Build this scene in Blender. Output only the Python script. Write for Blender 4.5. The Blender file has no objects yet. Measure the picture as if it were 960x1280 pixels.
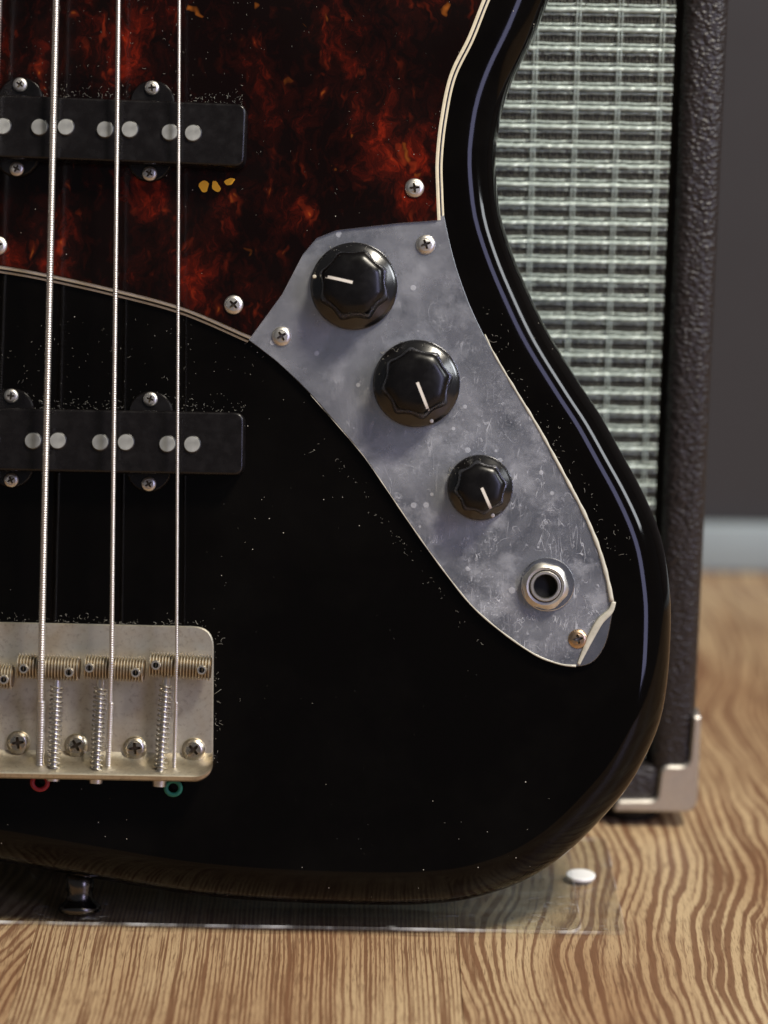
import bpy, bmesh, math, random
import numpy as np
from mathutils import Vector, Matrix
from mathutils.geometry import tessellate_polygon

random.seed(7)
rng = np.random.default_rng(7)
SC = bpy.context.scene
COL = SC.collection
PI = math.pi

# ------------------------------------------------------------------ camera
FPX, D = 3400.0, 0.764            # focal length in photo pixels, distance to the guitar's face (m)
CAM_H, PITCH, ROLL = 0.304, math.radians(14), math.radians(1.0)
S = D / FPX                       # metres per photo pixel on the guitar's face
CAM_R = Matrix.Rotation(PI / 2 - PITCH, 3, 'X') @ Matrix.Rotation(ROLL, 3, 'Z')
CAM_P = Vector((0, 0, CAM_H))
cam = bpy.data.cameras.new('camera')
cam_o = bpy.data.objects.new('camera', cam)
COL.objects.link(cam_o)
cam_o.matrix_world = Matrix.Translation(CAM_P) @ CAM_R.to_4x4()
cam.sensor_fit = 'VERTICAL'
cam.sensor_height = 36.0
cam.sensor_width = 27.0
cam.lens = FPX / 1280 * 36.0
cam.clip_start, cam.clip_end = 0.02, 50
cam.dof.use_dof = True
cam.dof.focus_distance = 0.764
cam.dof.aperture_fstop = 6.3
SC.camera = cam_o

# ------------------------------------------------------------------ world, lamps, exposure
w_ = bpy.data.worlds.new('World'); SC.world = w_; w_.use_nodes = True
bg = w_.node_tree.nodes['Background']
bg.inputs[0].default_value = (0.80, 0.82, 0.90, 1); bg.inputs[1].default_value = 0.10
SC.view_settings.view_transform = 'Standard'
SC.view_settings.look = 'None'
SC.view_settings.exposure = 0.0
SC.view_settings.gamma = 1.0
SC.render.engine = 'CYCLES'
SC.cycles.use_denoising = True
SC.cycles.max_bounces = 8
SC.cycles.transparent_max_bounces = 16

def lamp(name, loc, target, sx, sy, power, col):
    l = bpy.data.lights.new(name, 'AREA'); l.shape = 'RECTANGLE'
    l.size, l.size_y, l.energy, l.color = sx, sy, power, col
    o = bpy.data.objects.new(name, l); COL.objects.link(o)
    o.location = loc
    o.rotation_euler = (Vector(target) - Vector(loc)).to_track_quat('-Z', 'Y').to_euler()
    return o
TGT = (0.0, 0.75, 0.12)
lamp('ceiling_lamp', (0.72, 0.12, 1.62), TGT, 0.42, 0.32, 38.0, (1.0, 0.92, 0.78))
lamp('window_light', (0.95, -0.35, 0.65), TGT, 0.30, 0.95, 7.0, (0.60, 0.60, 1.0))
lamp('side_lamp', (1.35, 0.30, 0.95), TGT, 0.25, 0.5, 8.0, (0.92, 0.96, 1.0))

# ------------------------------------------------------------------ helpers
def ray(px, py):
    return CAM_R @ Vector(((px - 480) / FPX, (640 - py) / FPX, -1.0))
def on_y(px, py, Y):
    d = ray(px, py); return CAM_P + d * (Y / d.y)
def on_z(px, py, z=0.0):
    d = ray(px, py); return CAM_P + d * ((z - CAM_H) / d.z)
def camc(px, py, w=0.0):
    d = D - w * 0.001
    return Vector(((px - 480) / FPX * d, (640 - py) / FPX * d, -d))
BASE_C = camc(97, 1143, -19)      # the guitar's base: tip of the strap button
def g(px, py, w=0.0):
    """a point of the guitar: photo pixel + millimetres in front of the body's face"""
    return camc(px, py, w) - BASE_C
W0 = -D - BASE_C.z                # local z of the body's face
def lz(w): return W0 + w * 0.001

class MB:
    def __init__(s): s.v, s.f, s.m = [], [], []
    def add(s, vs, fs, mi=0):
        b = len(s.v); s.v += [tuple(p) for p in vs]
        s.f += [tuple(b + i for i in f) for f in fs]; s.m += [mi] * len(fs)
    def rings(s, rings, cap0=True, cap1=True, mi=0, closed=True):
        n = len(rings[0]); vs = [p for r in rings for p in r]; fs = []
        for k in range(len(rings) - 1):
            for i in range(n if closed else n - 1):
                j = (i + 1) % n
                fs.append((k * n + i, k * n + j, (k + 1) * n + j, (k + 1) * n + i))
        if cap0: fs.append(tuple(range(n))[::-1])
        if cap1: fs.append(tuple((len(rings) - 1) * n + i for i in range(n)))
        s.add(vs, fs, mi)
    def lathe(s, prof, c=(0, 0, 0), seg=32, cap0=True, cap1=True, rf=None, mi=0):
        c = Vector(c); rs = []
        for (r, z) in prof:
            ring = []
            for i in range(seg):
                a = 2 * PI * i / seg
                q = r * (rf(a, r, z) if rf else 1)
                ring.append(c + Vector((q * math.cos(a), q * math.sin(a), z)))
            rs.append(ring)
        s.rings(rs, cap0, cap1, mi)
    def tube(s, path, rad, seg=8, cap=True, up=(0, 0, 1), mi=0, flat=1.0):
        path = [Vector(p) for p in path]; n = len(path); rs = []; up = Vector(up)
        for k, p in enumerate(path):
            t = (path[min(k + 1, n - 1)] - path[max(k - 1, 0)]).normalized()
            a = t.cross(up)
            if a.length < 1e-6: a = t.cross(Vector((1, 0, 0)))
            a.normalize(); b = a.cross(t)
            r = rad[k] if hasattr(rad, '__len__') else rad
            rs.append([p + a * (r * math.cos(2 * PI * i / seg)) + b * (r * flat * math.sin(2 * PI * i / seg)) for i in range(seg)])
        s.rings(rs, cap, cap, mi)
    def build(s, name, mat, parent=None, smooth=True, loc=None, angle=None):
        me = bpy.data.meshes.new(name); me.from_pydata(s.v, [], s.f)
        mats = mat if isinstance(mat, (list, tuple)) else [mat]
        for m in mats: me.materials.append(m)
        if len(mats) > 1: me.polygons.foreach_set('material_index', s.m)
        bm = bmesh.new(); bm.from_mesh(me); bmesh.ops.recalc_face_normals(bm, faces=bm.faces)
        if smooth and angle:
            lim = math.radians(angle)
            for e in bm.edges:
                if len(e.link_faces) == 2 and e.calc_face_angle(0) > lim: e.smooth = False
        bm.to_mesh(me); bm.free()
        me.polygons.foreach_set('use_smooth', [smooth and len(p.vertices) <= 8 for p in me.polygons]); me.update()   # caps stay flat
        return link(name, me, parent, loc)

def link(name, me, parent=None, loc=None, rz=0.0):
    o = bpy.data.objects.new(name, me); COL.objects.link(o)
    o.parent = parent
    if loc is not None: o.location = loc
    o.rotation_euler.z = rz
    return o

def spline(pts, n, closed=True):
    """centripetal-ish Catmull-Rom resampled to n points by length"""
    P = [np.array(p, float) for p in pts]; out = []
    m = len(P)
    for i in range(m if closed else m - 1):
        if closed: a, b, c, d = P[(i - 1) % m], P[i], P[(i + 1) % m], P[(i + 2) % m]
        else: a, b, c, d = P[max(i - 1, 0)], P[i], P[i + 1], P[min(i + 2, m - 1)]
        for t in np.linspace(0, 1, 24, endpoint=False):
            out.append(0.5 * ((2 * b) + (c - a) * t + (2 * a - 5 * b + 4 * c - d) * t * t + (3 * b - a - 3 * c + d) * t ** 3))
    if not closed: out.append(P[-1])
    A = np.array(out + ([out[0]] if closed else []))
    L = np.concatenate([[0], np.cumsum(np.linalg.norm(np.diff(A, axis=0), axis=1))])
    q = np.linspace(0, L[-1], n, endpoint=not closed)
    return [np.array([np.interp(x, L, A[:, k]) for k in range(A.shape[1])]) for x in q]

def offset(pts, d):
    """inward offset of a closed 2-D outline"""
    P = np.array(pts)[:, :2]; nx = np.roll(P, -1, 0); pv = np.roll(P, 1, 0)
    area = 0.5 * np.sum(P[:, 0] * nx[:, 1] - nx[:, 0] * P[:, 1])
    def nrm(v):
        v = v / (np.linalg.norm(v, axis=1)[:, None] + 1e-12)
        return np.stack([-v[:, 1], v[:, 0]], 1)
    n1, n2 = nrm(P - pv), nrm(nx - P)
    b = (n1 + n2) / np.maximum(0.35, 1 + np.sum(n1 * n2, 1))[:, None]
    return P + b * d * (1 if area > 0 else -1)

def fillet(corners, radii, k=6):
    out = []; n = len(corners)
    for i in range(n):
        p = np.array(corners[i], float); a = np.array(corners[i - 1], float); b = np.array(corners[(i + 1) % n], float)
        r = radii[i]
        if r <= 0: out.append(p); continue
        u, v = (a - p) / np.linalg.norm(a - p), (b - p) / np.linalg.norm(b - p)
        s, e = p + u * r, p + v * r
        for t in np.linspace(0, 1, k + 1):
            out.append((1 - t) ** 2 * s + 2 * t * (1 - t) * p * 0.999 + t * t * e + 2 * t * (1 - t) * p * 0.001)
    return out

def loft(mb, outline, layers, cap0=True, cap1=True, mi=0):
    """outline in local metres (2-D); layers = [(inset metres, local z)]"""
    mb.rings([[Vector((q[0], q[1], z)) for q in offset(outline, ins)] for ins, z in layers], cap0, cap1, mi)

def gl(pts, w=0.0):
    return [np.array(g(p[0], p[1], w)[:2]) for p in pts]

def box_bm(bm, a, b, bev=0.0, seg=2):
    a, b = Vector(a), Vector(b)
    r = bmesh.ops.create_cube(bm, size=1.0)
    for v in r['verts']:
        v.co = Vector(((a.x + b.x) / 2 + v.co.x * (b.x - a.x), (a.y + b.y) / 2 + v.co.y * (b.y - a.y), (a.z + b.z) / 2 + v.co.z * (b.z - a.z)))
    if bev > 0:
        es = list({e for v in r['verts'] for e in v.link_edges})
        bmesh.ops.bevel(bm, geom=es, offset=bev, segments=seg, profile=0.5, affect='EDGES')
def bm_obj(name, bm, mat, parent=None, smooth=True, angle=40):
    if smooth:
        lim = math.radians(angle)
        for e in bm.edges:
            if len(e.link_faces) == 2 and e.calc_face_angle(0) > lim: e.smooth = False
    me = bpy.data.meshes.new(name); bm.to_mesh(me); bm.free(); me.materials.append(mat)
    me.polygons.foreach_set('use_smooth', [smooth] * len(me.polygons)); me.update()
    return link(name, me, parent)

# ------------------------------------------------------------------ materials
class NT:
    def __init__(s, name):
        s.m = bpy.data.materials.new(name); s.m.use_nodes = True; s.t = s.m.node_tree
        s.b = s.t.nodes['Principled BSDF']; s.out = s.t.nodes['Material Output']
        s._co = None
    def n(s, typ, **kw):
        nd = s.t.nodes.new('ShaderNode' + typ)
        for k, v in kw.items(): setattr(nd, k, v)
        return nd
    def l(s, a, b): s.t.links.new(a, b)
    def put(s, sock, v):
        if hasattr(v, 'is_linked') or isinstance(v, bpy.types.NodeSocket): s.l(v, sock)
        else: sock.default_value = v
    def co(s):
        if s._co is None: s._co = s.n('TexCoord').outputs['Object']
        return s._co
    def map(s, scale=(1, 1, 1), loc=(0, 0, 0), rot=(0, 0, 0), src=None):
        m = s.n('Mapping'); s.l(src or s.co(), m.inputs[0])
        m.inputs['Scale'].default_value = scale; m.inputs['Location'].default_value = loc; m.inputs['Rotation'].default_value = rot
        return m.outputs[0]
    def noise(s, scale, detail=3, rough=0.55, vec=None, dist=0.0, col=False):
        n = s.n('TexNoise'); s.l(vec or s.co(), n.inputs['Vector'])
        n.inputs['Scale'].default_value = scale; n.inputs['Detail'].default_value = detail
        n.inputs['Roughness'].default_value = rough; n.inputs['Distortion'].default_value = dist
        return n.outputs['Color' if col else 'Fac']
    def voro(s, scale, vec=None, out='Distance', feature='F1', rnd=1.0):
        n = s.n('TexVoronoi', feature=feature); s.l(vec or s.co(), n.inputs['Vector'])
        n.inputs['Scale'].default_value = scale; n.inputs['Randomness'].default_value = rnd
        return n.outputs[out]
    def math(s, op, a, b=0.0, c=0.0, clamp=False):
        n = s.n('Math', operation=op, use_clamp=clamp)
        for i, v in enumerate((a, b, c)): s.put(n.inputs[i], v)
        return n.outputs[0]
    def ramp(s, fac, stops, interp='LINEAR'):
        n = s.n('ValToRGB'); s.l(fac, n.inputs[0]); cr = n.color_ramp; cr.interpolation = interp
        while len(cr.elements) < len(stops): cr.elements.new(0.5)
        for e, (p, c) in zip(cr.elements, stops):
            e.position = p; e.color = (*c, 1) if hasattr(c, '__len__') else (c, c, c, 1)
        return n.outputs[0]
    def mix(s, fac, a, b, blend='MIX'):
        n = s.n('Mix', data_type='RGBA', blend_type=blend)
        s.put(n.inputs[0], fac)
        for i, v in ((6, a), (7, b)):
            s.put(n.inputs[i], (*v, 1) if isinstance(v, tuple) and len(v) == 3 else v)
        return n.outputs[2]
    def bump(s, h, strength, dist=0.0005):
        n = s.n('Bump'); s.l(h, n.inputs['Height']); n.inputs['Strength'].default_value = strength; n.inputs['Distance'].default_value = dist
        s.l(n.outputs[0], s.b.inputs['Normal']); return n.outputs[0]
    def set(s, **kw):
        names = dict(base='Base Color', rough='Roughness', metal='Metallic', coat='Coat Weight', coat_rough='Coat Roughness', spec='Specular IOR Level', ior='IOR', trans='Transmission Weight', sheen='Sheen Weight')
        for k, v in kw.items():
            if isinstance(v, tuple) and len(v) == 3: v = (*v, 1)
            s.put(s.b.inputs[names[k]], v)
        return s

def simple(name, base, rough=0.4, metal=0.0, nz=0.0, nscale=900, **kw):
    t = NT(name); t.set(base=base, rough=rough, metal=metal, **kw)
    if nz:
        f = t.noise(nscale, 4)
        t.set(base=t.mix(f, tuple(c * (1 - nz) for c in base), tuple(min(1, c * (1 + nz)) for c in base)))
        t.l(t.ramp(f, [(0.3, max(0, rough - 0.1)), (0.7, min(1, rough + 0.12))]), t.b.inputs['Roughness'])
    return t.m

def dusted(t, amount, base_col, dust_col=(0.5, 0.47, 0.4), scale=1500.0):
    """small dust specks lying on a gloss surface"""
    v = t.voro(scale, out='Distance'); c = t.voro(scale, out='Color')
    sep = t.n('SeparateColor'); t.l(c, sep.inputs[0])
    size = t.math('MULTIPLY', t.math('POWER', sep.outputs[0], 3.0), 0.26)
    patch = t.ramp(t.noise(26, 4, 0.6), [(0.45, 0.0), (0.72, 1.0)])
    pick = t.math('GREATER_THAN', t.math('MULTIPLY', patch, amount), sep.outputs[1])
    sp = t.math('MULTIPLY', t.math('LESS_THAN', v, size), pick)
    haze = t.math('MULTIPLY', patch, 0.003)
    k = t.math('ADD', sp, haze, clamp=True)
    t.set(base=t.mix(k, base_col, dust_col), spec=0.18)
    return k

def lacquer():
    t = NT('black_lacquer')
    k = dusted(t, 0.06, (0.0016, 0.0012, 0.001))
    sm = t.noise(30, 5, 0.6, dist=0.6)
    r = t.ramp(sm, [(0.3, 0.04), (0.75, 0.12)])
    t.l(t.math('ADD', r, t.math('MULTIPLY', k, 0.5), clamp=True), t.b.inputs['Roughness'])
    t.set(spec=0.19)
    t.bump(t.noise(55, 2), 0.05, 0.0004)
    return t.m

def tort():
    t = NT('tortoiseshell')
    warp = t.noise(70, 3, 0.6, col=True)
    vm = t.n('VectorMath', operation='MULTIPLY_ADD'); t.l(warp, vm.inputs[0]); vm.inputs[1].default_value = (0.012, 0.012, 0.0); t.l(t.co(), vm.inputs[2])
    v1 = t.map((1.3, 0.8, 1), src=vm.outputs[0])
    big = t.noise(42, 3, 0.6, v1)
    fine = t.noise(260, 5, 0.74, v1, 0.5)
    c = t.ramp(t.math('ADD', t.math('MULTIPLY', big, 0.62), t.math('MULTIPLY', fine, 0.38)),
               [(0.46, (0.0035, 0.0012, 0.001)), (0.535, (0.012, 0.002, 0.0013)), (0.60, (0.048, 0.0042, 0.0018)), (0.655, (0.15, 0.010, 0.003)), (0.73, (0.36, 0.045, 0.006))])
    spots = t.ramp(t.noise(120, 2, 0.5, t.map((1.0, 0.8, 1), (3, 1, 0), src=vm.outputs[0])), [(0.71, 0.0), (0.80, 1.0)])
    c = t.mix(t.math('MULTIPLY', spots, 0.7), c, (0.55, 0.16, 0.02))
    fl = t.noise(1.0, 2, 0.55, t.map((230, 120, 1), (9, 4, 0), src=vm.outputs[0]))
    c = t.mix(t.math('MULTIPLY', t.ramp(fl, [(0.60, 0.0), (0.74, 0.8)]), t.ramp(big, [(0.46, 0.05), (0.64, 0.85)])), c, (0.30, 0.032, 0.008))
    c = t.mix(t.math('MULTIPLY', t.ramp(fl, [(0.70, 0.0), (0.77, 1.0)]), t.ramp(big, [(0.46, 0.1), (0.62, 0.85)])), c, (0.60, 0.17, 0.02))
    k = dusted(t, 0.05, (0, 0, 0))
    t.set(base=t.mix(k, c, (0.45, 0.42, 0.36)))
    t.set(coat=0.0)
    t.l(t.math('ADD', t.ramp(t.noise(60, 4), [(0.3, 0.10), (0.8, 0.22)]), t.math('MULTIPLY', k, 0.5)), t.b.inputs['Roughness'])
    t.set(spec=0.25)
    return t.m

def nickel(name, base, rough, stain=(0.30, 0.22, 0.14), amt=0.5, sc=160.0, bump=0.08):
    t = NT(name); f = t.noise(sc, 5, 0.62); g2 = t.noise(sc * 8, 3, 0.6)
    k = t.math('MULTIPLY', t.ramp(f, [(0.42, 0.0), (0.72, 1.0)]), amt)
    c = t.mix(k, base, stain)
    c = t.mix(t.math('MULTIPLY', t.ramp(g2, [(0.55, 0.0), (0.75, 1.0)]), 0.35 * amt), c, (0.16, 0.13, 0.1))
    t.set(base=c, metal=1.0)
    t.l(t.math('ADD', t.math('MULTIPLY', f, 0.25), rough - 0.1, clamp=True), t.b.inputs['Roughness'])
    if bump: t.bump(g2, bump, 0.0002)
    return t.m

def film():
    t = NT('protective_film')
    def scr(scale, width, mscale, lo, hi, vec=None, dist=0.0):
        n = t.noise(scale, 2, 0.5, vec, dist)
        line = t.math('LESS_THAN', t.math('ABSOLUTE', t.math('SUBTRACT', n, 0.5)), width)
        return t.math('MULTIPLY', line, t.ramp(t.noise(mscale, 3, 0.6, t.map((1, 1, 1), (5.3 + scale * 0.01, 2.1, 0))), [(lo, 0.0), (hi, 1.0)]))
    a = scr(170, 0.0035, 180, 0.54, 0.66)
    b = scr(420, 0.006, 110, 0.56, 0.70)
    c = scr(200, 0.004, 140, 0.54, 0.66, t.map((1.0, 0.18, 1), rot=(0, 0, -0.55)), 0.4)
    d = scr(220, 0.004, 120, 0.56, 0.68, t.map((1.0, 0.2, 1), rot=(0, 0, 0.9)), 0.4)
    e = t.math('MULTIPLY', scr(160, 0.0022, 90, 0.52, 0.66, t.map((1.0, 0.16, 1), (3, 8, 0), rot=(0, 0, 0.6)), 0.5), 0.5)
    f = t.math('MULTIPLY', scr(190, 0.0024, 100, 0.52, 0.66, t.map((1.0, 0.16, 1), (1, 6, 0), rot=(0, 0, -1.05)), 0.5), 0.5)
    grit = t.math('MULTIPLY', t.ramp(t.noise(1500, 3, 0.75), [(0.60, 0.0), (0.70, 1.0)]), t.ramp(t.noise(70, 3), [(0.48, 0.0), (0.66, 0.6)]))
    s1 = t.math('MAXIMUM', t.math('MAXIMUM', t.math('MAXIMUM', e, f), grit), t.math('MAXIMUM', t.math('MULTIPLY', t.math('MAXIMUM', a, b), 0.7), t.math('MULTIPLY', t.math('MAXIMUM', c, d), 0.7)))
    # wear is heavier round the jack end
    sx = t.n('SeparateXYZ'); t.l(t.co(), sx.inputs[0])
    jack = g(690, 740, 2)
    dx = t.math('SUBTRACT', sx.outputs[0], jack.x); dy = t.math('SUBTRACT', sx.outputs[1], jack.y)
    dist = t.math('SQRT', t.math('ADD', t.math('MULTIPLY', dx, dx), t.math('MULTIPLY', dy, dy)))
    wear = t.ramp(t.math('DIVIDE', dist, 0.11), [(0.05, 1.0), (0.40, 0.6), (0.9, 0.12)])
    blotch = t.ramp(t.noise(110, 5, 0.65), [(0.50, 0.0), (0.74, 1.0)])
    vd = t.voro(330); vc = t.n('SeparateColor'); t.l(t.voro(330, out='Color'), vc.inputs[0])
    bub = t.math('MULTIPLY', t.math('LESS_THAN', vd, t.math('MULTIPLY', vc.outputs[0], 0.32)), t.math('GREATER_THAN', vc.outputs[1], 0.86))
    h = t.math('ADD', t.ramp(t.noise(38, 4, 0.6, dist=0.8), [(0.35, 0.01), (0.65, 0.12)]), t.math('MULTIPLY', s1, t.math('MULTIPLY', wear, 0.9)))
    h = t.math('ADD', h, t.math('MULTIPLY', blotch, t.math('ADD', 0.07, t.math('MULTIPLY', wear, 0.16))))
    h = t.math('ADD', h, t.math('MULTIPLY', bub, 0.22), clamp=True)
    tr = t.n('BsdfTransparent'); gls = t.n('BsdfGlossy'); gls.inputs['Roughness'].default_value = 0.13
    fr = t.n('Fresnel'); fr.inputs[0].default_value = 1.45
    bk = t.n('NewGeometry').outputs['Backfacing']
    m1 = t.n('MixShader'); t.l(t.math('MULTIPLY', fr.outputs[0], t.math('SUBTRACT', 1.0, bk)), m1.inputs[0]); t.l(tr.outputs[0], m1.inputs[1]); t.l(gls.outputs[0], m1.inputs[2])
    t.set(base=(0.64, 0.66, 0.70), rough=0.4)
    m2 = t.n('MixShader'); t.l(h, m2.inputs[0]); t.l(m1.outputs[0], m2.inputs[1]); t.l(t.b.outputs[0], m2.inputs[2])
    t.l(m2.outputs[0], t.out.inputs[0])
    return t.m

def acrylic():
    t = NT('clear_acrylic')
    tr = t.n('BsdfTransparent'); tr.inputs[0].default_value = (0.97, 0.98, 0.98, 1)
    gls = t.n('BsdfGlossy'); gls.inputs['Roughness'].default_value = 0.04
    fr = t.n('Fresnel'); fr.inputs[0].default_value = 1.3
    bk = t.n('NewGeometry').outputs['Backfacing']
    m1 = t.n('MixShader'); t.l(t.math('MULTIPLY', fr.outputs[0], t.math('SUBTRACT', 1.0, bk)), m1.inputs[0]); t.l(tr.outputs[0], m1.inputs[1]); t.l(gls.outputs[0], m1.inputs[2])
    n = t.noise(600, 3, 0.6, t.map((0.35, 1, 1))); m = t.ramp(t.noise(60, 3), [(0.5, 0.0), (0.7, 1.0)])
    h = t.math('MULTIPLY', t.math('MULTIPLY', t.ramp(n, [(0.60, 0.0), (0.72, 1.0)]), m), 0.5)
    t.set(base=(0.8, 0.8, 0.78), rough=0.5)
    m2 = t.n('MixShader'); t.l(h, m2.inputs[0]); t.l(m1.outputs[0], m2.inputs[1]); t.l(t.b.outputs[0], m2.inputs[2])
    t.l(m2.outputs[0], t.out.inputs[0])
    return t.m

def oak():
    t = NT('oak_laminate')
    info = t.n('ObjectInfo'); sb = t.n('SeparateColor'); t.l(info.outputs['Color'], sb.inputs[0]); inf = sb.outputs[2]
    off = t.n('CombineXYZ'); t.l(t.math('MULTIPLY', inf, 17.0), off.inputs[0]); t.l(t.math('MULTIPLY', inf, 5.0), off.inputs[1])
    ad = t.n('VectorMath', operation='ADD'); t.l(t.co(), ad.inputs[0]); t.l(off.outputs[0], ad.inputs[1])
    P = ad.outputs[0]
    sx = t.n('SeparateXYZ'); t.l(P, sx.inputs[0])
    sc = t.n('SeparateColor'); t.l(info.outputs['Color'], sc.inputs[0])
    low = t.noise(1.0, 1, 0.4, t.map((3.5, 5.5, 1), src=P))
    mid = t.noise(1.0, 2, 0.5, t.map((30, 11, 1), src=P))
    jit = t.noise(1.0, 2, 0.5, t.map((420, 120, 1), src=P))
    ph = t.math('MULTIPLY', sx.outputs[0], t.math('MULTIPLY', sc.outputs[1], 3500.0))
    ph = t.math('ADD', ph, t.math('MULTIPLY', low, t.math('MULTIPLY', sc.outputs[0], 190.0)))
    ph = t.math('ADD', ph, t.math('MULTIPLY', mid, t.math('ADD', 9.0, t.math('MULTIPLY', sc.outputs[0], 30.0))))
    ph = t.math('ADD', ph, t.math('MULTIPLY', jit, 1.8))
    cv = t.n('CombineXYZ'); t.l(t.math('MULTIPLY', ph, 0.27), cv.inputs[0]); t.l(t.math('MULTIPLY', sx.outputs[1], 5.0), cv.inputs[1])
    band = t.noise(1.0, 2, 0.55, cv.outputs[0])
    ring = t.math('ADD', t.math('MULTIPLY', t.math('SUBTRACT', band, 0.5), 2.9), t.math('ADD', 0.45, t.math('MULTIPLY', t.math('SINE', ph), 0.30)))
    pores = t.noise(2600, 3, 0.6, t.map((1.0, 0.06, 1), src=P))
    fib = t.noise(1100, 3, 0.6, t.map((1.0, 0.035, 1), src=P))
    tone = t.noise(22, 3, 0.5, t.map((1.0, 0.3, 1), src=P))
    light = t.mix(t.ramp(tone, [(0.35, 0.0), (0.65, 1.0)]), (0.52, 0.385, 0.225), (0.36, 0.225, 0.12))
    dark = t.mix(fib, (0.105, 0.042, 0.021), (0.19, 0.085, 0.042))
    vary = t.noise(1.0, 2, 0.5, t.map((110, 22, 1), (7, 3, 0), src=P))
    k = t.ramp(t.math('ADD', t.math('ADD', ring, t.math('MULTIPLY', t.math('SUBTRACT', fib, 0.5), 0.9)), t.math('MULTIPLY', t.math('SUBTRACT', vary, 0.5), 0.7)), [(0.20, 1.0), (0.58, 0.0)])
    c = t.mix(t.math('MULTIPLY', k, 0.85), light, dark)
    c = t.mix(t.math('MULTIPLY', t.ramp(pores, [(0.53, 0.0), (0.64, 1.0)]), 0.6), c, (0.12, 0.06, 0.03))
    c = t.mix(t.math('MULTIPLY', t.ramp(t.noise(1.0, 3, 0.6, t.map((700, 45, 1), (2, 9, 0), src=P)), [(0.56, 0.0), (0.66, 1.0)]), t.ramp(tone, [(0.4, 0.15), (0.6, 0.7)])), c, (0.16, 0.085, 0.045))
    t.set(base=c, spec=0.35)
    t.l(t.ramp(fib, [(0.3, 0.36), (0.7, 0.5)]), t.b.inputs['Roughness'])
    t.bump(pores, 0.12, 0.0003)
    return t.m

def tolex():
    t = NT('black_tolex')
    v = t.voro(640, t.map((1.0, 1.0, 1.5)), feature='SMOOTH_F1'); n = t.noise(700, 3, 0.6)
    h = t.math('ADD', t.math('MULTIPLY', v, -1.0), t.math('MULTIPLY', n, 0.7))
    t.set(base=t.mix(t.noise(300, 3), (0.013, 0.0105, 0.0105), (0.023, 0.0185, 0.018)), rough=0.42, spec=0.5)
    t.bump(h, 0.75, 0.0009)
    return t.m

def acrylic_edge():
    t = NT('frosted_edge_glint'); tr = t.n('BsdfTransparent'); t.set(base=(0.85, 0.86, 0.84), rough=0.7, spec=0.2)  # frosted edge, with patchy white put in for its highlight
    m = t.n('MixShader'); t.l(t.ramp(t.noise(90, 3), [(0.48, 0.03), (0.70, 0.35)]), m.inputs[0]); t.l(tr.outputs[0], m.inputs[1]); t.l(t.b.outputs[0], m.inputs[2]); t.l(m.outputs[0], t.out.inputs[0])
    return t.m

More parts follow.
